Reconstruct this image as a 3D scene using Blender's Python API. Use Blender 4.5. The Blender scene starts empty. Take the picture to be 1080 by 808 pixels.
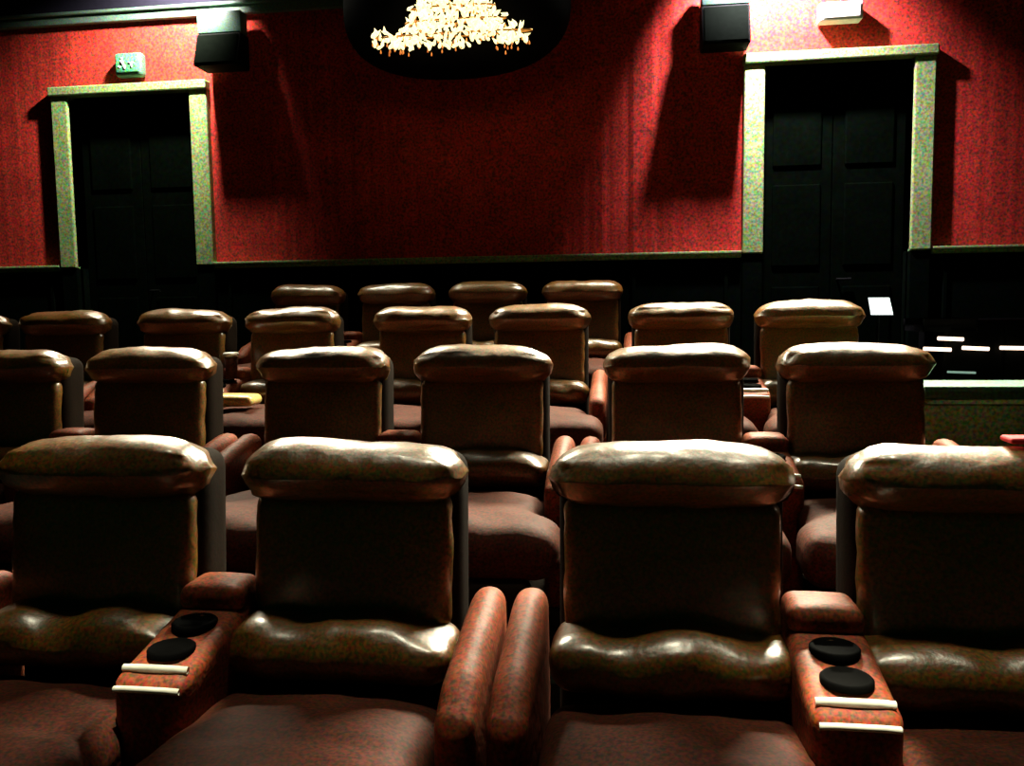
import bpy, bmesh, math, random
from mathutils import Vector, noise, Matrix
random.seed(7)
C = bpy.context.scene.collection
PI = math.pi

# ------------------------------------------------------------------ helpers
def V3(*a): return Vector(a)

def obj(name, bm, mat, parent=None, smooth=True):
    me = bpy.data.meshes.new(name)
    bm.normal_update(); bm.to_mesh(me); bm.free()
    if smooth:
        for p in me.polygons: p.use_smooth = True
    o = bpy.data.objects.new(name, me); C.objects.link(o)
    mats = mat if isinstance(mat, (list, tuple)) else [mat]
    for m in mats: me.materials.append(m)
    if parent is not None: o.parent = parent
    return o

def tag(o, label, cat, group=None):
    o['label'] = label; o['category'] = cat
    if group: o['group'] = group
    return o

def thing(name, label, cat, loc=(0, 0, 0), group=None):
    o = bpy.data.objects.new(name, None); C.objects.link(o)
    o.location = loc; o.empty_display_size = .1
    return tag(o, label, cat, group)

def struct(name, bm, mat, parent=None, smooth=False):
    o = obj(name, bm, mat, parent, smooth)
    if parent is None: o['kind'] = 'structure'
    return o

def box(bm, x0, x1, y0, y1, z0, z1, bev=0.0, seg=2, mi=0):
    r = bmesh.ops.create_cube(bm, size=1)
    vs = r['verts']
    for v in vs:
        v.co = V3((x0+x1)/2 + v.co.x*(x1-x0), (y0+y1)/2 + v.co.y*(y1-y0), (z0+z1)/2 + v.co.z*(z1-z0))
    fs = list({f for v in vs for f in v.link_faces})
    for f in fs: f.material_index = mi
    if bev > 0:
        es = list({e for v in vs for e in v.link_edges})
        r2 = bmesh.ops.bevel(bm, geom=es, offset=bev, segments=seg, affect='EDGES', profile=.5)
        for f in r2['faces']: f.material_index = mi

def softbox(x0, x1, y0, y1, z0, z1, r, n=12, crown=(0, 0, 0), wr=0.0, ws=9.0, seed=0, fn=None, bm=None):
    """rounded, slightly inflated cushion: a gridded cube wrapped on a rounded box"""
    bm = bm or bmesh.new()
    hx, hy, hz = (x1-x0)/2, (y1-y0)/2, (z1-z0)/2
    c = V3((x0+x1)/2, (y0+y1)/2, (z0+z1)/2)
    def ticks(h):
        rr = min(r, h*.98); k = 4
        edge = [-h + rr*(1-math.cos(i/k*PI/2)) for i in range(k)]
        m = max(3, int(n*h/max(hx, hy, hz)))
        mid = [-(h-rr) + 2*(h-rr)*i/m for i in range(m+1)]
        return edge + mid + [-e for e in reversed(edge)]
    tx, ty, tz = ticks(hx), ticks(hy), ticks(hz)
    cache = {}
    def wrap(p):
        rr = V3(min(r, hx*.98), min(r, hy*.98), min(r, hz*.98))
        q = V3(*[max(-(h-ra), min(h-ra, a)) for a, h, ra in zip(p, (hx, hy, hz), rr)])
        d = p-q
        u = V3(d.x/rr.x, d.y/rr.y, d.z/rr.z)
        if u.length > 1e-6:
            u.normalize()
            q = q + V3(u.x*rr.x, u.y*rr.y, u.z*rr.z)
        ax, ay, az = q.x/hx, q.y/hy, q.z/hz
        fx, fy, fz = max(0, 1-ax*ax), max(0, 1-ay*ay), max(0, 1-az*az)
        q = q + V3(crown[0]*ax*fy*fz, crown[1]*ay*fx*fz, crown[2]*az*fx*fy)
        w = q + c
        if wr:
            s = seed*13.7
            nn = noise.noise(V3(w.x*ws*.8+s, w.y*ws+s, w.z*ws*1.6)) + .5*noise.noise(V3(w.x*ws*2.1-s, w.y*ws*2, w.z*ws*4))
            dr = (q.normalized())
            w = w + dr*nn*wr
        if fn: w = fn(w, (ax, ay, az))
        return w
    def vert(i, j, k):
        key = (i, j, k)
        if key not in cache:
            cache[key] = bm.verts.new(wrap(V3(tx[i], ty[j], tz[k])))
        return cache[key]
    nx, ny, nz = len(tx)-1, len(ty)-1, len(tz)-1
    def q4(a, b, c2, d):
        try: bm.faces.new((a, b, c2, d))
        except ValueError: pass
    for i in range(nx):
        for j in range(ny):
            q4(vert(i, j, 0), vert(i, j+1, 0), vert(i+1, j+1, 0), vert(i+1, j, 0))
            q4(vert(i, j, nz), vert(i+1, j, nz), vert(i+1, j+1, nz), vert(i, j+1, nz))
    for i in range(nx):
        for k in range(nz):
            q4(vert(i, 0, k), vert(i+1, 0, k), vert(i+1, 0, k+1), vert(i, 0, k+1))
            q4(vert(i, ny, k), vert(i, ny, k+1), vert(i+1, ny, k+1), vert(i+1, ny, k))
    for j in range(ny):
        for k in range(nz):
            q4(vert(0, j, k), vert(0, j, k+1), vert(0, j+1, k+1), vert(0, j+1, k))
            q4(vert(nx, j, k), vert(nx, j+1, k), vert(nx, j+1, k+1), vert(nx, j, k+1))
    return bm

def tube(bm, pts, r, n=8, cap=True):
    rings = []
    for i, p in enumerate(pts):
        p = Vector(p)
        a = Vector(pts[max(0, i-1)]); b = Vector(pts[min(len(pts)-1, i+1)])
        t = (b-a).normalized()
        up = V3(0, 0, 1) if abs(t.z) < .95 else V3(1, 0, 0)
        u = t.cross(up).normalized(); w = t.cross(u)
        rr = r[i] if isinstance(r, (list, tuple)) else r
        rings.append([bm.verts.new(p+u*rr*math.cos(2*PI*k/n)+w*rr*math.sin(2*PI*k/n)) for k in range(n)])
    for A, B in zip(rings, rings[1:]):
        for k in range(n):
            bm.faces.new((A[k], A[(k+1) % n], B[(k+1) % n], B[k]))
    if cap:
        bm.faces.new(rings[0]); bm.faces.new(list(reversed(rings[-1])))

def lathe(bm, prof, cx, cy, n=32, sx=1.0, sy=1.0, close=False):
    rings = []
    for r, z in prof:
        rings.append([bm.verts.new(V3(cx+r*sx*math.cos(2*PI*k/n), cy+r*sy*math.sin(2*PI*k/n), z)) for k in range(n)])
    for A, B in zip(rings, rings[1:]):
        for k in range(n):
            bm.faces.new((A[k], A[(k+1) % n], B[(k+1) % n], B[k]))
    if close:
        bm.faces.new(list(reversed(rings[0]))); bm.faces.new(rings[-1])

# ------------------------------------------------------------------ materials
def new_mat(name):
    m = bpy.data.materials.new(name); m.use_nodes = True
    nt = m.node_tree; nt.nodes.clear()
    out = nt.nodes.new('ShaderNodeOutputMaterial'); b = nt.nodes.new('ShaderNodeBsdfPrincipled')
    nt.links.new(b.outputs[0], out.inputs[0])
    return m, nt, b

def ramp(nt, src, stops):
    r = nt.nodes.new('ShaderNodeValToRGB')
    while len(r.color_ramp.elements) > 1: r.color_ramp.elements.remove(r.color_ramp.elements[-1])
    for i, (p, c) in enumerate(stops):
        e = r.color_ramp.elements[0] if i == 0 else r.color_ramp.elements.new(p)
        e.position = p; e.color = (*c, 1)
    nt.links.new(src, r.inputs[0]); return r.outputs[0]

def tex_noise(nt, scale, detail=2, vec=None, rough=.5):
    n = nt.nodes.new('ShaderNodeTexNoise'); n.inputs['Scale'].default_value = scale
    n.inputs['Detail'].default_value = detail; n.inputs['Roughness'].default_value = rough
    if vec: nt.links.new(vec, n.inputs['Vector'])
    return n

def mix(nt, mode, fac, a, b):
    m = nt.nodes.new('ShaderNodeMix'); m.data_type = 'RGBA'; m.blend_type = mode
    m.inputs[0].default_value = fac
    for s, i in ((a, 6), (b, 7)):
        if isinstance(s, tuple): m.inputs[i].default_value = (*s, 1)
        else: nt.links.new(s, m.inputs[i])
    return m.outputs[2]

def geo(nt):
    g = nt.nodes.new('ShaderNodeNewGeometry'); return g.outputs['Position']

def speckled(name, base, amount, scale, rough=.8, coat=0.0, spec=.5, bump=0.0, bscale=60, big=.25, metallic=0):
    """base colour broken up by fine multi-hued flecks of the weave / grain"""
    m, nt, b = new_mat(name)
    pos = geo(nt)
    n = tex_noise(nt, scale, 1.5, pos)
    sep = nt.nodes.new('ShaderNodeSeparateColor'); nt.links.new(n.outputs['Color'], sep.inputs[0])
    comb = nt.nodes.new('ShaderNodeCombineColor')
    for k in range(3):
        mr = nt.nodes.new('ShaderNodeMapRange')
        mr.inputs['From Min'].default_value = .33; mr.inputs['From Max'].default_value = .67
        am = amount*(1, .75, 1.15)[k]; mr.inputs['To Min'].default_value = 1-am; mr.inputs['To Max'].default_value = 1+am
        nt.links.new(sep.outputs[k], mr.inputs['Value']); nt.links.new(mr.outputs[0], comb.inputs[k])
    big_n = tex_noise(nt, 5, 3, pos)
    g = 1-big
    bigc = ramp(nt, big_n.outputs['Fac'], [(.35, (g, g, g)), (.65, (1, 1, 1))])
    c1 = mix(nt, 'MULTIPLY', 1, base, comb.outputs[0])
    c2 = mix(nt, 'MULTIPLY', 1, c1, bigc)
    nt.links.new(c2, b.inputs['Base Color'])
    b.inputs['Roughness'].default_value = rough
    b.inputs['Coat Weight'].default_value = coat; b.inputs['Coat Roughness'].default_value = .24
    b.inputs['IOR'].default_value = 1.5 if spec else 1.0
    b.inputs['Specular IOR Level'].default_value = spec; b.inputs['Metallic'].default_value = metallic
    if bump:
        bn = tex_noise(nt, bscale, 3, pos)
        bp = nt.nodes.new('ShaderNodeBump'); bp.inputs['Strength'].default_value = bump
        bp.inputs['Distance'].default_value = .01
        nt.links.new(bn.outputs['Fac'], bp.inputs['Height']); nt.links.new(bp.outputs[0], b.inputs['Normal'])
    return m

def plain(name, col, rough=.6, metallic=0, emit=None, es=0, spec=.5, coat=0):
    m, nt, b = new_mat(name)
    pos = geo(nt); n = tex_noise(nt, 30, 3, pos)
    c = ramp(nt, n.outputs['Fac'], [(.3, tuple(x*.8 for x in col)), (.7, col)])
    nt.links.new(c, b.inputs['Base Color'])
    b.inputs['Roughness'].default_value = rough; b.inputs['Metallic'].default_value = metallic
    b.inputs['Specular IOR Level'].default_value = spec; b.inputs['Coat Weight'].default_value = coat
    if emit:
        b.inputs['Emission Color'].default_value = (*emit, 1); b.inputs['Emission Strength'].default_value = es
    return m

M = {}
M['leather'] = speckled('brown_leather', (.18, .074, .005), .68, 120, rough=.38, coat=1.0, spec=.8, bump=.35, bscale=26, big=.35)
M['leather_red'] = speckled('rust_leather', (.075, .020, .010), .6, 120, rough=.7, coat=0, spec=.12, bump=.3, bscale=26, big=.3)
M['leather_arm'] = speckled('arm_leather', (.25, .055, .019), .6, 120, rough=.6, coat=0, spec=.22, bump=.3, bscale=26, big=.3)
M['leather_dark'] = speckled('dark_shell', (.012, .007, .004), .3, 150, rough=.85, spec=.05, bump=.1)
M['cup'] = plain('cup_black', (.002, .002, .002), .9, spec=.02)
M['chrome'] = plain('polished_trim', (.75, .72, .62), .22, metallic=1)
M['pale_trim'] = plain('pale_trim', (.85, .85, .72), .35, spec=.8)
M['red_wall'] = speckled('red_fabric', (.44, .036, .020), .66, 55, rough=.85, spec=.15, bump=.1, bscale=120, big=.25)
M['trim'] = speckled('pale_green_paint', (.26, .38, .13), .65, 60, rough=.5, spec=.4, big=.15)
M['crown'] = speckled('grey_green_paint', (.08, .15, .10), .5, 90, rough=.6, big=.2)
M['black_wood'] = speckled('black_panel', (.0018, .0035, .002), .3, 30, rough=.9, spec=.0)
M['door'] = speckled('black_door', (.001, .002, .001), .3, 30, rough=.95, spec=.0)
M['carpet'] = speckled('dark_carpet', (.010, .012, .009), .6, 150, rough=.95, spec=.05)
M['ceil'] = plain('ceiling_black', (.010, .010, .016), .95, spec=.05)
M['black'] = plain('black_vinyl', (.003, .004, .003), .8, spec=.05)
M['shadow_fill'] = plain('shadow_black', (.003, .003, .004), .95, spec=.02)  # near-black surface of the bowl that stands in for shadow
M['mount'] = speckled('grey_green_metal', (.05, .13, .08), .5, 90, rough=.6, big=.2)
M['grille'] = plain('grille_cloth', (.002, .003, .002), .95, spec=.0)
M['brass'] = plain('old_brass', (.5, .22, .06), .35, metallic=1)
M['bulb'] = plain('bulb_glow', (.9, .8, .6), .4, emit=(1, .88, .42), es=1.55)
M['crystal'] = plain('amber_crystal', (.8, .35, .08), .15, emit=(1, .25, .05), es=.55)
M['strip'] = plain('strip_glow', (.9, .7, .5), .4, emit=(1, .72, .55), es=2.6)
M['strip_dim'] = plain('strip_dim_glow', (.4, .6, .5), .4, emit=(.30, .5, .40), es=.6)
M['white'] = plain('white_plastic', (.85, .86, .80), .5)
M['green_lens'] = speckled('green_sign_lens', (.08, .34, .14), .7, 60, rough=.4)
M['cab'] = speckled('olive_grey_board', (.30, .38, .13), .75, 70, rough=.8, big=.3)
M['cab_top'] = speckled('green_grey_top', (.05, .17, .09), .6, 70, rough=.7)
M['screen'] = plain('screen_glow', (.8, .9, .9), .3, emit=(.80, .97, 1), es=1.5)
M['redcloth'] = plain('red_cloth', (.75, .02, .03), .8)
M['cup_paper'] = plain('paper_cup', (.85, .82, .78), .6)
M['tan'] = speckled('tan_leather', (.95, .68, .22), .4, 120, rough=.3, coat=.5)

# ------------------------------------------------------------------ measures
CAMZ = 1.3072
ROWY = [1.943, 3.2634, 4.5482, 5.7616]
RISE = .1608
WALL = 6.7
W, CG, DG = .5409, .102, .2025
ARM = DG/2
CEIL = 4.35
XL, XR = -6.6, 4.4

# ------------------------------------------------------------------ the room
bm = bmesh.new(); box(bm, XL, XR, -2.5, 2.50, -.12, 0)
struct('floor', bm, M['carpet'])
steps = [(2.50, 3.80, RISE), (3.80, 5.05, 2*RISE), (5.05, WALL, 3*RISE)]
for i, (a, b, z) in enumerate(steps):
    bm = bmesh.new(); box(bm, XL, XR, a, b, -.12, z, .008, 1)
    struct('floor_riser_%d' % (i+1), bm, M['carpet'])
FZ = 3*RISE
# side walls and ceiling
bm = bmesh.new(); box(bm, XL-.15, XL, -2.5, WALL+.15, -.12, CEIL); struct('wall_left', bm, M['black_wood'])
bm = bmesh.new(); box(bm, XR, XR+.15, -2.5, WALL+.15, -.12, CEIL); struct('wall_right', bm, M['black_wood'])
bm = bmesh.new(); box(bm, XL-.15, XR+.15, -2.5, WALL+.15, CEIL, CEIL+.15); struct('ceiling', bm, M['ceil'])

# back wall: pleated red fabric above the rail, black panelling below, black band above the crown
RAIL = 1.70
TOP = 3.70
doors = [(-4.62, -3.545, 3.09), (.985, 2.03, 3.065)]
def pleat(x):
    e = .5 + .5*math.tanh((x+3.0)*3) * math.tanh((.62-x)*4)
    v = math.sin(x*17.0+1.3*math.sin(x*3.1)) + .6*math.sin(x*41+2*math.sin(x*5)) + .35*math.sin(x*83)
    return .004*v*(.25+.9*e)
def wallpatch(bm, x0, x1, z0, z1, mi=0):
    n = max(2, int((x1-x0)/.02)); m = max(1, int((z1-z0)/.3))
    g = []
    for i in range(n+1):
        x = x0+(x1-x0)*i/n
        g.append([bm.verts.new(V3(x, WALL-.012-pleat(x), z0+(z1-z0)*j/m)) for j in range(m+1)])
    for i in range(n):
        for j in range(m):
            f = bm.faces.new((g[i][j], g[i+1][j], g[i+1][j+1], g[i][j+1])); f.material_index = mi
bm = bmesh.new()
xs = [XL]
for a, b, zt in doors: xs += [a, b]
xs.append(XR)
for a, b in ((xs[0], xs[1]), (xs[2], xs[3]), (xs[4], xs[5])):
    wallpatch(bm, a, b, RAIL-.02, TOP)
    box(bm, a, b, WALL-.02, WALL+.15, FZ-.3, RAIL, mi=1)
    box(bm, a, b, WALL+.0, WALL+.15, RAIL, CEIL, mi=1)
for a, b, zt in doors:
    wallpatch(bm, a, b, zt, TOP)
    box(bm, a, b, WALL, WALL+.15, zt, CEIL, mi=1)
box(bm, XL, XR, WALL-.03, WALL, TOP, CEIL, mi=2)
struct('wall_back', bm, [M['red_wall'], M['black_wood'], M['ceil']])

# crown moulding, stepped
bm = bmesh.new()
box(bm, XL, XR, WALL-.07, WALL-.02, TOP-.035, TOP+.03, .008, 2)
box(bm, XL, XR, WALL-.10, WALL-.03, TOP+.03, TOP+.055, .006, 2)
struct('trim_1', bm, M['crown'])
# chair rail in three lengths
k = 2
for a, b in ((XL, doors[0][0]-.165), (doors[0][1]+.135, doors[1][0]-.155), (doors[1][1]+.16, XR)):
    bm = bmesh.new()
    box(bm, a, b, WALL-.055, WALL-.015, RAIL-.045, RAIL, .008, 2)
    box(bm, a, b, WALL-.07, WALL-.02, RAIL-.012, RAIL+.006, .004, 2)
    struct('trim_%d' % k, bm, M['trim']); k += 1
# wainscot panels
for a, b in ((XL, doors[0][0]-.2), (doors[0][1]+.2, doors[1][0]-.2), (doors[1][1]+.2, XR)):
    n = max(1, int((b-a)/.75)); w = (b-a)/n
    bm = bmesh.new()
    for i in range(n):
        x = a+i*w
        for (p, q, r, s) in ((x+.05, x+w-.05, RAIL-.14, RAIL-.11), (x+.05, x+w-.05, FZ+.2, FZ+.23), (x+.05, x+.08, FZ+.2, RAIL-.11), (x+w-.08, x+w-.05, FZ+.2, RAIL-.11)):
            box(bm, p, q, WALL-.035, WALL-.015, r, s, .004, 1)
    struct('trim_%d' % k, bm, M['black_wood']); k += 1
    bm = bmesh.new(); box(bm, a, b, WALL-.04, WALL-.015, FZ, FZ+.14, .006, 2)
    struct('baseboard_back_%d' % (k-4), bm, M['black_wood'])
# doors with their casings
for i, (a, b, zt) in enumerate(doors):
    cw = .15
    bm = bmesh.new()
    box(bm, a-cw, a, WALL-.075, WALL+.02, RAIL-.02, zt, .012, 2)
    box(bm, b, b+cw, WALL-.075, WALL+.02, RAIL-.02, zt, .012, 2)
    box(bm, a-.02, a+.0, WALL-.05, WALL+.13, RAIL-.02, zt)
    box(bm, b, b+.02, WALL-.05, WALL+.13, RAIL-.02, zt)
    box(bm, a-cw-.008, b+cw+.008, WALL-.10, WALL+.02, zt, zt+.075, .012, 2)
    struct('trim_%d' % k, bm, M['trim']); k += 1
    bm = bmesh.new()
    box(bm, a-cw, a, WALL-.06, WALL+.02, FZ, RAIL-.02, .008, 1); box(bm, b, b+cw, WALL-.06, WALL+.02, FZ, RAIL-.02, .008, 1)
    struct('trim_%d' % k, bm, M['black_wood']); k += 1
    # a pair of panelled leaves set back in the opening
    bm = bmesh.new(); mid = (a+b)/2
    for (p, q) in ((a+.004, mid-.003), (mid+.003, b-.004)):
        box(bm, p, q, WALL+.085, WALL+.13, FZ+.01, zt-.004, .004, 1)
        for (r, s) in ((FZ+.18, FZ+.95), (FZ+1.1, FZ+1.72), (FZ+1.85, zt-.12)):
            box(bm, p+.08, q-.08, WALL+.07, WALL+.09, r, s, .012, 2)
    d = struct('door_%d' % (i+1), bm, M['door'])
    bm = bmesh.new()
    tube(bm, [(mid+.05, WALL+.085, FZ+1.0), (mid+.05, WALL+.04, FZ+1.0), (mid+.14, WALL+.04, FZ+1.0)], .009)
    obj('door_handle', bm, M['black'], d)

# ------------------------------------------------------------------ theatre seating
def back_shell(x0, x1, yb, seed):
    # slab of the back, leaning a little backwards, headrest and lumbar roll sit on its front
    def fn(w, a):
        t = (w.z-.30)/.66
        w.y += .05*t
        return w
    return softbox(x0+.015, x1-.015, yb-.06, yb+.10, .22, .955, .05, n=12, crown=(0, .01, 0), fn=fn)

def headrest(x0, x1, yb, seed):
    def fn(w, a):
        ax, ay, az = a
        # corners drop, front lip hangs forward, vertical gathers at both ends
        if az > 0: w.z -= .022*abs(ax)**4 * az
        g = abs(ax)**3
        w.z += .006*g*math.sin(w.y*95+seed)
        w.y += .010*g*math.sin(w.z*150+seed*2)
        w.z += .005*math.sin(w.x*9+seed*1.7)*max(0, az)
        if ay < 0: w.y += .018*max(0, -az)
        return w
    return softbox(x0, x1, yb-.105, yb+.085, .845, .995, .095, n=22, crown=(.004, .012, .003), wr=.007, ws=11, seed=seed, fn=fn)

def back_pad(x0, x1, yb, seed):
    def fn(w, a):
        w.y += .03*(w.z-.6)/.25
        return w
    return softbox(x0+.03, x1-.03, yb-.085, yb-.02, .56, .87, .03, n=14, crown=(0, .015, 0), wr=.005, ws=12, seed=seed, fn=fn)

def lumbar(x0, x1, yb, seed):
    def fn(w, a):
        ax, ay, az = a
        w.z += .012*noise.noise(V3(w.x*7+seed*3, 0, 0))*max(0, az)*2
        w.z -= .02*abs(ax)**4*max(0, az)
        w.y += .012*noise.noise(V3(w.x*12+seed, w.z*14, 1))
        return w
    return softbox(x0+.002, x1-.002, yb-.22, yb-.02, .475, .600, .058, n=22, crown=(0, .015, .006), wr=.008, ws=10, seed=seed, fn=fn)

def seat(x0, x1, yb, seed, el, er):
    # T-shaped seat cushion: widens in front of the arms (el, er: how far each way)
    yf = yb-.76
    def fn(w, a):
        ax, ay, az = a
        t = max(0, min(1, (yb-.50-w.y)/.10)); t = t*t*(3-2*t)
        if ax < 0: w.x += t*el*ax
        else: w.x += t*er*ax
        if az > 0:
            w.z -= .03*max(0, ay)**2
            w.z += .012*math.sin(PI*(ay*.5+.5))
            w.z += .006*noise.noise(V3(w.x*8+seed, w.y*8, 0))*2
            ry = w.y-(yb-.47)
            w.z -= .008*math.exp(-(ry/.012)**2)*max(0, 1-abs(ax)**6)
        return w
    return softbox(x0+.002, x1-.002, yf, yb-.12, .30, .462, .06, n=26, crown=(.0, .01, .022), fn=fn)

def foot_panel(x0, x1, yb, seed):
    return softbox(x0, x1, yb-.77, yb-.70, .06, .31, .03, n=12, crown=(0, .012, 0))

def armz(y, yb):   # arm top falls towards the front
    t = max(0, min(1, (yb-.05-y)/.36))
    return -.075*t

def side_arm(x0, x1, yb, seed):
    x0 += .009; x1 -= .009
    def fn(w, a):
        if w.z > .3: w.z += armz(w.y, yb)*(w.z-.3)/.34
        if a[2] > 0 and w.y < yb-.35: w.z -= .35*max(0, (yb-.35-w.y))
        return w
    return softbox(x0+.002, x1-.002, yb-.455, yb+.03, .10, .642, .036, n=14, crown=(.008, .01, .008), wr=.003, ws=9, seed=seed, fn=fn)

def console_body(x0, x1, yb, seed):
    def fn(w, a):
        if w.z > .3: w.z += armz(w.y, yb)*(w.z-.3)/.33
        return w
    return softbox(x0, x1, yb-.40, yb+.03, .10, .632, .03, n=14, crown=(.003, .01, 0), fn=fn)

def cup_holder(cx, cy, z):
    # a shallow black well with a raised rim
    bm = bmesh.new()
    prof = [(.0001, z+.004), (.038, z+.004), (.042, z+.008), (.046, z+.008), (.050, z+.004), (.050, z-.006)]
    lathe(bm, prof, cx, cy, n=28)
    return bm

def make_unit(nseat, row, label, name='cinema_loveseat', group=None, x0=0.0, wide_last=False):
    """x0: world x of the left edge of its first headrest"""
    yb = ROWY[row]; zb = RISE*row
    t = thing(name, label, 'cinema seat', (x0, yb, zb), group)
    L = 0.0
    seeds = row*10 + x0*3
    yb_ = 0.0
    span = nseat*W + (nseat-1)*CG
    # plinth
    bm = bmesh.new(); box(bm, -ARM+.02, span+ARM-.02, -.66, .08, 0.0, .12, .01, 1)
    obj('base', bm, M['leather_dark'], t)
    x = 0.0
    for i in range(nseat):
        s = seeds + i*1.9
        a, b = x, x+W
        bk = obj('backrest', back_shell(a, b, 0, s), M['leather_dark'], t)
        obj('headrest', headrest(a, b, 0, s), M['leather'], bk)
        obj('back_cushion', back_pad(a, b, 0, s), M['leather'], bk)
        obj('lumbar_pillow', lumbar(a, b, 0, s), M['leather'], bk)
        el = (ARM if i == 0 else CG/2) - .014
        er = (ARM if i == nseat-1 else CG/2) - .014
        obj('seat_cushion', seat(a, b, 0, s, el, er), M['leather_red'], t)
        obj('footrest', foot_panel(a, b, 0, s), M['leather_dark'], t)
        if i < nseat-1:
            cx = b+CG/2; hw = .0825
            c = obj('cup_holder_console', console_body(cx-hw, cx+hw, 0, s), M['leather_arm'], t)
            for cy in (-.20, -.30):
                z = .632+armz(cy, 0)*.95+.002
                h = obj('cup_holder', cup_holder(cx, cy, z), M['cup'], c)
            # rear pad standing proud of the console
            def fn(w, a2, cx=cx):
                return w
            obj('rear_pad', softbox(cx-hw+.004, cx+hw-.004, -.14, -.005, .60, .665, .028, n=10, crown=(0, 0, .006), wr=.002, seed=s), M['leather_arm'], c)
            # two bright bands across the rounded front
            bm = bmesh.new()
            zt = .632+armz(-.37, 0)
            for yy, zz, rr in ((-.362, zt+.002, .009), (-.400, zt-.026, .007)):
                tube(bm, [(cx-hw+.012, yy, zz), (cx-hw*.5, yy-.004, zz+.003), (cx, yy-.006, zz+.004), (cx+hw*.5, yy-.004, zz+.003), (cx+hw-.012, yy, zz)], rr, 8)
            obj('console_trim', bm, M['pale_trim'], c)['label'] = 'two pale shiny bands across the console front'
        x = b + CG
    for (a, b, s) in ((-ARM, 0, 1), (span, span+ARM, 2)):
        obj('armrest', side_arm(a, b, 0, seeds+s), M['leather_arm'], t)
    return t

X1, X2, X3, X4 = -1.5679, -2.8737, -3.5254, -2.5211
P = 2*W+CG+DG
G = 'brown leather cinema seats'
make_unit(2, 0, 'nearest brown leather two-seat recliner on the left, cup console at lower left', x0=X1, group=G+' in the front row')
make_unit(2, 0, 'nearest brown leather two-seat recliner on the right, cup console at lower right', x0=X1+P, group=G+' in the front row')
for i, lb in enumerate(('two-seat leather recliner at the left end of the second row, cut by the frame',
                        'two-seat leather recliner in the middle of the second row',
                        'two-seat leather recliner at the right end of second row beside the olive cabinet')):
    make_unit(2, 1, lb, x0=X2+i*P, group=G+' in the second row')
for i, lb in enumerate(('two-seat leather recliner at the far left of the third row, below the left door',
                        'two-seat leather recliner second from left in third row, lidded cup on its console',
                        'two-seat leather recliner third from left in the third row, below the chandelier',
                        'two-seat leather recliner at the right end of third row, in front of right door')):
    make_unit(2, 2, lb, x0=X3-W-CG+i*P, group=G+' in the third row')
make_unit(4, 3, 'four-seat leather recliner sofa alone in the back row before the black panelling', name='cinema_sofa', x0=X4)

# ------------------------------------------------------------------ loudspeakers high on the wall
def speaker(cx, w, label, zb, zt, d=.29):
    t = thing('wall_speaker', label, 'loudspeaker', (cx, WALL-.03, zb), 'loudspeakers on the back wall')
    h = zt-zb
    bm = bmesh.new(); box(bm, -w/2, w/2, -d, -.05, 0, h, .014, 2)
    for v in bm.verts:
        if v.co.y < -.2: v.co.y += .09*v.co.z/h
    obj('cabinet', bm, M['black'], t)
    bm = bmesh.new(); box(bm, -w/2+.015, w/2-.015, -d-.012, -d+.004, .015, h-.015, .008, 2)
    for v in bm.verts: v.co.y += .09*v.co.z/h
    obj('grille', bm, M['grille'], t)
    bm = bmesh.new(); box(bm, -w/2-.0, w/2-.0, -d+.10, -.07, h+.002, h+.17, .01, 2)
    box(bm, -.05, .05, -.12, 0.0, .06, h+.10, .006, 1)
    obj('mounting_bracket', bm, M['mount'], t)['label'] = 'grey green mounting bracket'
    return t
speaker(-3.187, .365, 'black box loudspeaker high on the red wall beside the left door', 3.205, 3.47)
speaker(.679, .34, 'black box loudspeaker high on the red wall beside the right door', 3.155, 3.45)

# ------------------------------------------------------------------ signs above the doors
t = thing('exit_sign', 'small green exit sign box above the left door', 'exit sign', (-4.04, WALL-.02, 3.215))
bm = bmesh.new(); box(bm, -.12, .12, -.09, 0, 0, .19, .03, 3); obj('housing', bm, M['mount'], t)
bm = bmesh.new(); box(bm, -.10, .10, -.097, -.088, .03, .175, .006, 2); obj('lens', bm, M['green_lens'], t)
bm = bmesh.new()   # pale running figure and arrow
box(bm, -.052, -.036, -.101, -.096, .128, .146); box(bm, -.058, -.03, -.101, -.096, .088, .124)
box(bm, -.078, -.055, -.101, -.096, .066, .078); box(bm, -.034, -.014, -.101, -.096, .05, .086)
box(bm, .01, .06, -.101, -.096, .096, .106); box(bm, .03, .045, -.101, -.096, .06, .10)
obj('pictogram', bm, M['white'], t)
t = thing('emergency_light', 'white box light above the right door casting a dark shadow', 'emergency light', (1.50, WALL-.02, 3.325))
bm = bmesh.new(); box(bm, -.15, .15, -.12, 0, 0, .13, .015, 3); obj('housing', bm, M['white'], t)
bm = bmesh.new(); box(bm, -.13, .13, -.128, -.116, .015, .115, .006, 2); obj('diffuser', bm, M['white'], t)

# ------------------------------------------------------------------ chandelier, with a black bowl added for the shadow patch behind it
CY = 6.05
def pix(px, py, y):   # where a sight line meets the plane at distance y (measuring aid for the layout)
    yaw, pitch, roll, f = .1395, .0897, .0135, 894.7543
    cy_, sy_ = math.cos(yaw), math.sin(yaw)
    Rz = Matrix(((cy_, -sy_, 0), (sy_, cy_, 0), (0, 0, 1)))
    Rx = Matrix(((1, 0, 0), (0, math.cos(pitch), math.sin(pitch)), (0, -math.sin(pitch), math.cos(pitch))))
    Ry = Matrix(((math.cos(roll), 0, math.sin(roll)), (0, 1, 0), (-math.sin(roll), 0, math.cos(roll))))
    d = (Rz @ Rx @ Ry) @ V3((px-540)/f, 1, (404-py)/f)
    return V3(0, 0, CAMZ) + d*(y/d.y)
c0 = pix(476, 38, CY)
ch = thing('chandelier', 'lit three-tier chandelier with tiny bulbs below a big black bowl added as shadow', 'chandelier', (c0.x, CY, CEIL))
K = CY/894.75*1.02
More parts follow.
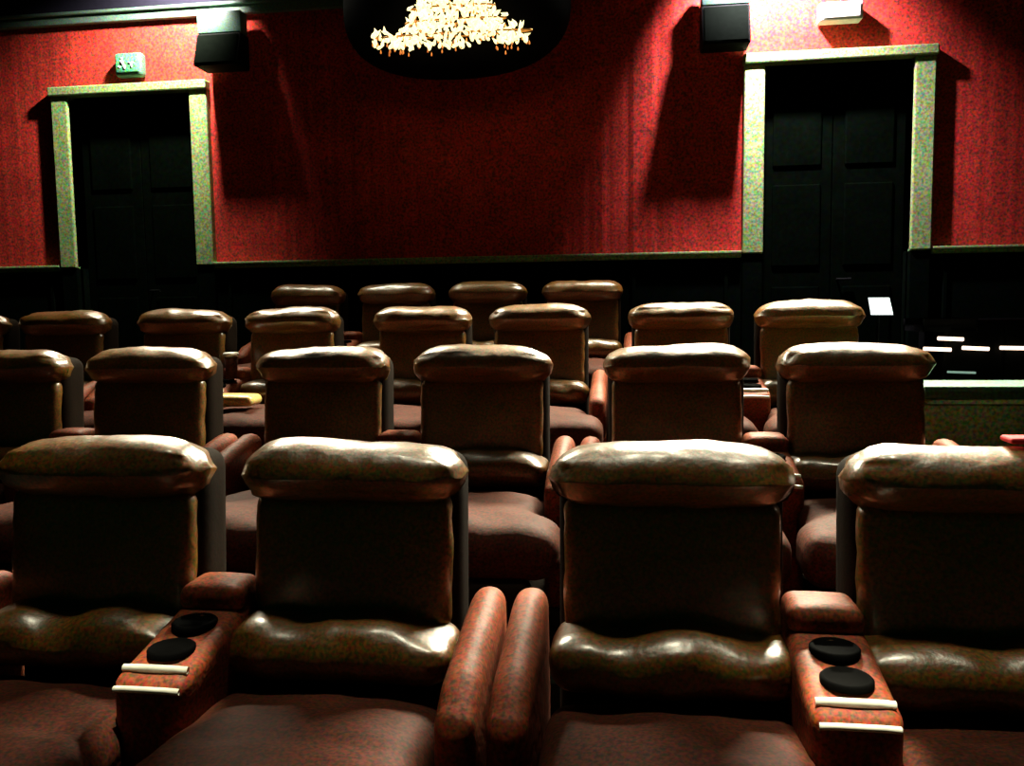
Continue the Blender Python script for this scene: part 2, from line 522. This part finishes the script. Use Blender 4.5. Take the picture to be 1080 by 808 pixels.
bz = pix(476, 74, CY).z - CEIL
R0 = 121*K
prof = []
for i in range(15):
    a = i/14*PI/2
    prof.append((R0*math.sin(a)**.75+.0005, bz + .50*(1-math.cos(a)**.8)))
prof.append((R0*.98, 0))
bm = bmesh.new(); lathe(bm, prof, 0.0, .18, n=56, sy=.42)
obj('shadow_bowl', bm, M['shadow_fill'], ch)['label'] = 'large black bowl standing in for the shadow patch around the bulbs'
tiers = [(476, 36.5, 79, .045), (480, 22, 50, .05), (477, 8, 42, .05), (477, -6, 36, .05)]
bulb_me = None
spots = []
for ti, (px, py, hw, dep) in enumerate(tiers):
    c = pix(px, py, CY-.28) - V3(c0.x, CY, CEIL)
    rx = hw*K
    bm = bmesh.new()
    n = 48
    ring = [(c.x+rx*math.cos(2*PI*i/n), c.y+dep*math.sin(2*PI*i/n), c.z) for i in range(n+1)]
    tube(bm, ring, .006, 6, cap=False)
    obj('tier_ring', bm, M['brass'], ch)
    m = [190, 120, 110, 80][ti]
    for i in range(m):
        a = 2*PI*(i+random.uniform(-.3, .3))/m
        rr = random.uniform(.35, 1.0)**.5
        spots.append((c.x+rx*rr*math.cos(a), c.y-.01+(dep+.02)*rr*math.sin(a), c.z+random.uniform(-.050, .050)*(1.1 if ti == 0 else .8)-.01, ti))
    # hanging rods up into the black bowl
    for sx in (-.5, .5):
        bm = bmesh.new()
        tube(bm, [(c.x+sx*rx, c.y, c.z), (c.x+sx*rx*.8, c.y+.08, c.z+.30)], .004, 5)
        obj('rod', bm, M['brass'], ch)
def bulb_bm(bm, p, s, rot):
    prof = [(.0004, -1.25), (.42, -.9), (.5, -.5), (.40, 0), (.22, .6), (.0004, 1.2)]
    mt = Matrix.Rotation(rot, 3, 'Y')
    n = 6; rings = []
    for r, z in prof:
        rings.append([bm.verts.new(Vector(p)+mt @ V3(r*s*math.cos(2*PI*k/n), r*s*math.sin(2*PI*k/n), z*s)) for k in range(n)])
    for A, B in zip(rings, rings[1:]):
        for k in range(n): bm.faces.new((A[k], A[(k+1) % n], B[(k+1) % n], B[k]))
random.shuffle(spots)
spots.sort(key=lambda s: s[1])       # nearest first
bm = bmesh.new(); bulb_bm(bm, (0, 0, 0), .024, .3)
b0 = obj('bulb', bm, M['bulb'], ch); b0.location = spots[0][:3]
for s in spots[1:98]:
    b = b0.copy(); C.objects.link(b); b.parent = ch; b.location = s[:3]; b.rotation_euler = (0, random.uniform(-1.2, 1.2), 0)
bm = bmesh.new()
for s in spots[98:]: bulb_bm(bm, s[:3], .024, random.uniform(-1.3, 1.3))
o = obj('small_bulbs', bm, M['bulb'], ch); o['kind'] = 'stuff'
bm = bmesh.new()
for i in range(150):
    s = random.choice(spots)
    bulb_bm(bm, (s[0]+random.uniform(-.02, .02), s[1], s[2]-random.uniform(.02, .07)), .012, 0)
o = obj('crystal_drops', bm, M['crystal'], ch); o['kind'] = 'stuff'; o['label'] = 'amber crystal drops between the bulbs'

# ------------------------------------------------------------------ right-hand aisle
def at(px, py, y): return pix(px, py, y)
# olive low cabinet beside the second row
a = at(985, 403, 3.78)
z1 = .978
t = thing('low_cabinet', 'low olive green cabinet with darker top right of the second row', 'cabinet', (1.08, 3.46, RISE))
bm = bmesh.new(); box(bm, 0, 1.1, .02, .26, 0, z1-RISE-.05, .006, 1); obj('body', bm, M['cab'], t)
bm = bmesh.new(); box(bm, -.02, 1.12, 0, .28, z1-RISE-.05, z1-RISE, .006, 2); obj('top', bm, M['cab_top'], t)
for i in range(2):
    bm = bmesh.new(); box(bm, .02+i*.54, .54+i*.54, .0, .02, .06, z1-RISE-.07, .006, 2)
    d = obj('cabinet_door', bm, M['cab'], t)
    bm = bmesh.new(); x = .50 if i == 0 else .60
    tube(bm, [(x, .0, .50), (x, -.025, .50), (x, -.025, .60), (x, .0, .60)], .005); obj('knob', bm, M['chrome'], d)
# black equipment counter with lit strips against the far wall
t = thing('equipment_rack', 'black equipment counter with glowing strips right of the right door', 'equipment rack', (2.0, 5.75, FZ))
bm = bmesh.new(); box(bm, 0, 1.7, .05, .55, 0, .70, .01, 2); obj('body', bm, M['black'], t)
bm = bmesh.new()
for i in range(5): box(bm, .03+i*.335, .34+i*.335, .03, .055, .05, .66, .006, 1)
obj('front_panel', bm, M['black'], t)
def strip(px0, px1, py, dy, m='strip', hgt=.012):
    A = at(px0, py, 5.75) - V3(2.0, 5.75, FZ); B = at(px1, py+dy, 5.75) - V3(2.0, 5.75, FZ)
    bm = bmesh.new(); tube(bm, [(A.x, .015, A.z), (B.x, .015, B.z)], hgt, 8); obj('light_strip', bm, M[m], t)
strip(975, 1004, 368, 1); strip(1016, 1044, 367, 1.2); strip(1056, 1084, 367, .5)
strip(1000, 1030, 392.5, 1, 'strip_dim', .007)
A = at(990, 357, 5.75) - V3(2.0, 5.75, FZ); B = at(1017, 358, 5.75) - V3(2.0, 5.75, FZ)
bm = bmesh.new(); tube(bm, [(A.x, .015, A.z), (B.x, .015, B.z)], .012, 8); obj('light_strip', bm, M['strip'], t)
bm = bmesh.new(); box(bm, A.x-.08, B.x+.08, .03, .42, .70, A.z+.05, .01, 2); obj('amplifier', bm, M['black'], t)
# tablet on a thin stand by the end of the third row
cp = at(928.5, 323.5, 5.3)
t = thing('tablet_stand', 'thin black stand holding a small glowing white screen by the third row', 'tablet stand', (cp.x, 5.3, FZ))
bm = bmesh.new(); lathe(bm, [(.0005, 0), (.13, 0), (.13, .012), (.02, .025), (.0005, .025)], 0, .05, 24); obj('foot', bm, M['black'], t)
bm = bmesh.new(); tube(bm, [(0, .05, .02), (0, .05, cp.z-FZ-.02), (0, .01, cp.z-FZ)], .010); obj('pole', bm, M['black'], t)
q = [at(x, y, yy) - V3(cp.x, 5.3, FZ) for x, y, yy in ((916, 314, 5.33), (938, 314, 5.33), (942, 332, 5.27), (919, 332, 5.27))]
bm = bmesh.new()
f = [bm.verts.new(v) for v in q]; g = [bm.verts.new(v+V3(0, .008, 0)) for v in q]
bm.faces.new(f); bm.faces.new(list(reversed(g)))
for i in range(4): bm.faces.new((f[i], f[(i+1) % 4], g[(i+1) % 4], g[i]))
bmesh.ops.recalc_face_normals(bm, faces=bm.faces)
obj('screen', bm, M['screen'], t, smooth=False)

# ------------------------------------------------------------------ small things left on the seats
cp = at(1076, 466, 1.93)
bm = softbox(cp.x-.03, cp.x+.06, 1.90, 1.96, 1.003, 1.016, .006, n=8)
tag(obj('folded_cloth', bm, M['redcloth']), 'small red folded cloth on top of the headrest at the right edge', 'cloth')
# paper cup in the console of the third row
xc = X3 + P - W - CG - W - DG + 0  # left headrest of that unit is X3-W-CG+P
xc = (X3-W-CG+P) + W + CG/2
t = thing('paper_cup', 'brown cup with a white lid standing on a third-row console, left side', 'cup', (xc+.04, ROWY[2]-.20, 2*RISE+.625))
bm = bmesh.new(); lathe(bm, [(.0005, -.01), (.027, -.01), (.036, .115), (.0005, .115)], 0, 0, 24); obj('body', bm, M['leather_red'], t)
bm = bmesh.new(); lathe(bm, [(.036, .112), (.042, .114), (.042, .126), (.037, .134), (.0005, .134)], 0, 0, 24); obj('lid', bm, M['cup_paper'], t)
cp = at(247, 424, 4.02)
t_o = softbox(cp.x-.13, cp.x+.13, 3.93, 4.08, .835, .885, .025, n=14, crown=(0, 0, .008))
tag(obj('small_cushion', t_o, M['tan']), 'small shiny tan cushion lying on a third-row seat beside the console', 'cushion')

# ------------------------------------------------------------------ lights
def point(name, loc, e, col, r=.06):
    l = bpy.data.lights.new(name, 'POINT'); l.energy = e; l.color = col; l.shadow_soft_size = r
    o = bpy.data.objects.new(name, l); C.objects.link(o); o.location = loc; return o
def area(name, loc, e, col, sx, sy, rot=(0, 0, 0), spread=PI):
    l = bpy.data.lights.new(name, 'AREA'); l.shape = 'RECTANGLE'; l.size = sx; l.size_y = sy
    l.energy = e; l.color = col; l.spread = spread
    o = bpy.data.objects.new(name, l); C.objects.link(o); o.location = loc; o.rotation_euler = rot; return o
def spot(x, y, z, tx, ty, tz, e, size, col=(1.0, .93, .66), r=.10, blend=.7, name='overhead_spot'):
    l = bpy.data.lights.new(name, 'SPOT'); l.energy = e; l.color = col
    l.spot_size = size; l.spot_blend = blend; l.shadow_soft_size = r
    o = bpy.data.objects.new(name, l); C.objects.link(o); o.location = (x, y, z)
    o.rotation_euler = (V3(tx, ty, tz)-V3(x, y, z)).to_track_quat('-Z', 'Y').to_euler()
spot(-3.386, WALL-.53, 4.03, -3.65, WALL, 3.50, 680, 1.9, (1.0, .88, .84), .05, .85, 'wall_spotlight')
spot(.88, WALL-.53, 4.03, 1.0, WALL, 3.50, 1600, 1.85, (1.0, .80, 1.0), .05, .9, 'wall_spotlight')
# ceiling light bars near the back wall rake over the headrests
for x, e, wd in ((-2.7, 130, 2.4), (1.0, 420, 2.2)):
    o = area('ceiling_bar', (x, 6.1, CEIL-.06), e, (1, .95, .70), wd, .25, (0, 0, 0), 1.5)
    o.rotation_euler = (V3(x*.5, 2.8, 1)-V3(x, 6.1, CEIL)).to_track_quat('-Z', 'Y').to_euler()
# narrow downlights over each row
for y, zt, es, dy in ((1.93, .7, (40, 34, 60, 75), .3), (3.25, .9, (12, 6, 8, 35), .3), (4.5, 1.0, (12, 6, 8, 35), .3), (5.7, 1.1, (0, 30, 20, 0), .1)):
    for x, e in zip((-2.0, -1.05, -.1, .85), es):
        if e: spot(x*(1+.12*(y-1.9)), y+dy, CEIL-.1, x*(1+.12*(y-1.9)), y+.02, zt, e*2.4, .48)
for x, e in ((X1+W+CG/2, 1100), (X1+P+W+CG/2, 1700)):
    spot(x, 1.75, CEIL-.1, x, 1.58, .55, e, .075, r=.02)  # tight spots added only to brighten the front console bands
w = bpy.data.worlds.new('World'); bpy.context.scene.world = w; w.use_nodes = True
w.node_tree.nodes['Background'].inputs[0].default_value = (.001, .010, .003, 1)
w.node_tree.nodes['Background'].inputs[1].default_value = 1.0

# ------------------------------------------------------------------ camera
cam = bpy.data.cameras.new('camera'); co = bpy.data.objects.new('camera', cam); C.objects.link(co)
cam.sensor_fit = 'HORIZONTAL'; cam.sensor_width = 36; cam.lens = 894.7543/1080*36
cam.clip_start = .05; cam.clip_end = 60
yaw, pitch, roll = .1395, .0897, .0135
Rz = Matrix(((math.cos(yaw), -math.sin(yaw), 0), (math.sin(yaw), math.cos(yaw), 0), (0, 0, 1)))
Rx = Matrix(((1, 0, 0), (0, math.cos(pitch), math.sin(pitch)), (0, -math.sin(pitch), math.cos(pitch))))
Ry = Matrix(((math.cos(roll), 0, math.sin(roll)), (0, 1, 0), (-math.sin(roll), 0, math.cos(roll))))
R = Rz @ Rx @ Ry
X, Y, Z = R.col[0], R.col[1], R.col[2]
co.matrix_world = Matrix(((X.x, Z.x, -Y.x, 0), (X.y, Z.y, -Y.y, 0), (X.z, Z.z, -Y.z, CAMZ), (0, 0, 0, 1)))
bpy.context.scene.camera = co
sc = bpy.context.scene
sc.view_settings.view_transform = 'Standard'; sc.view_settings.look = 'None'
sc.view_settings.gamma = 1; sc.view_settings.use_curve_mapping = False
sc.view_settings.exposure = 0.0
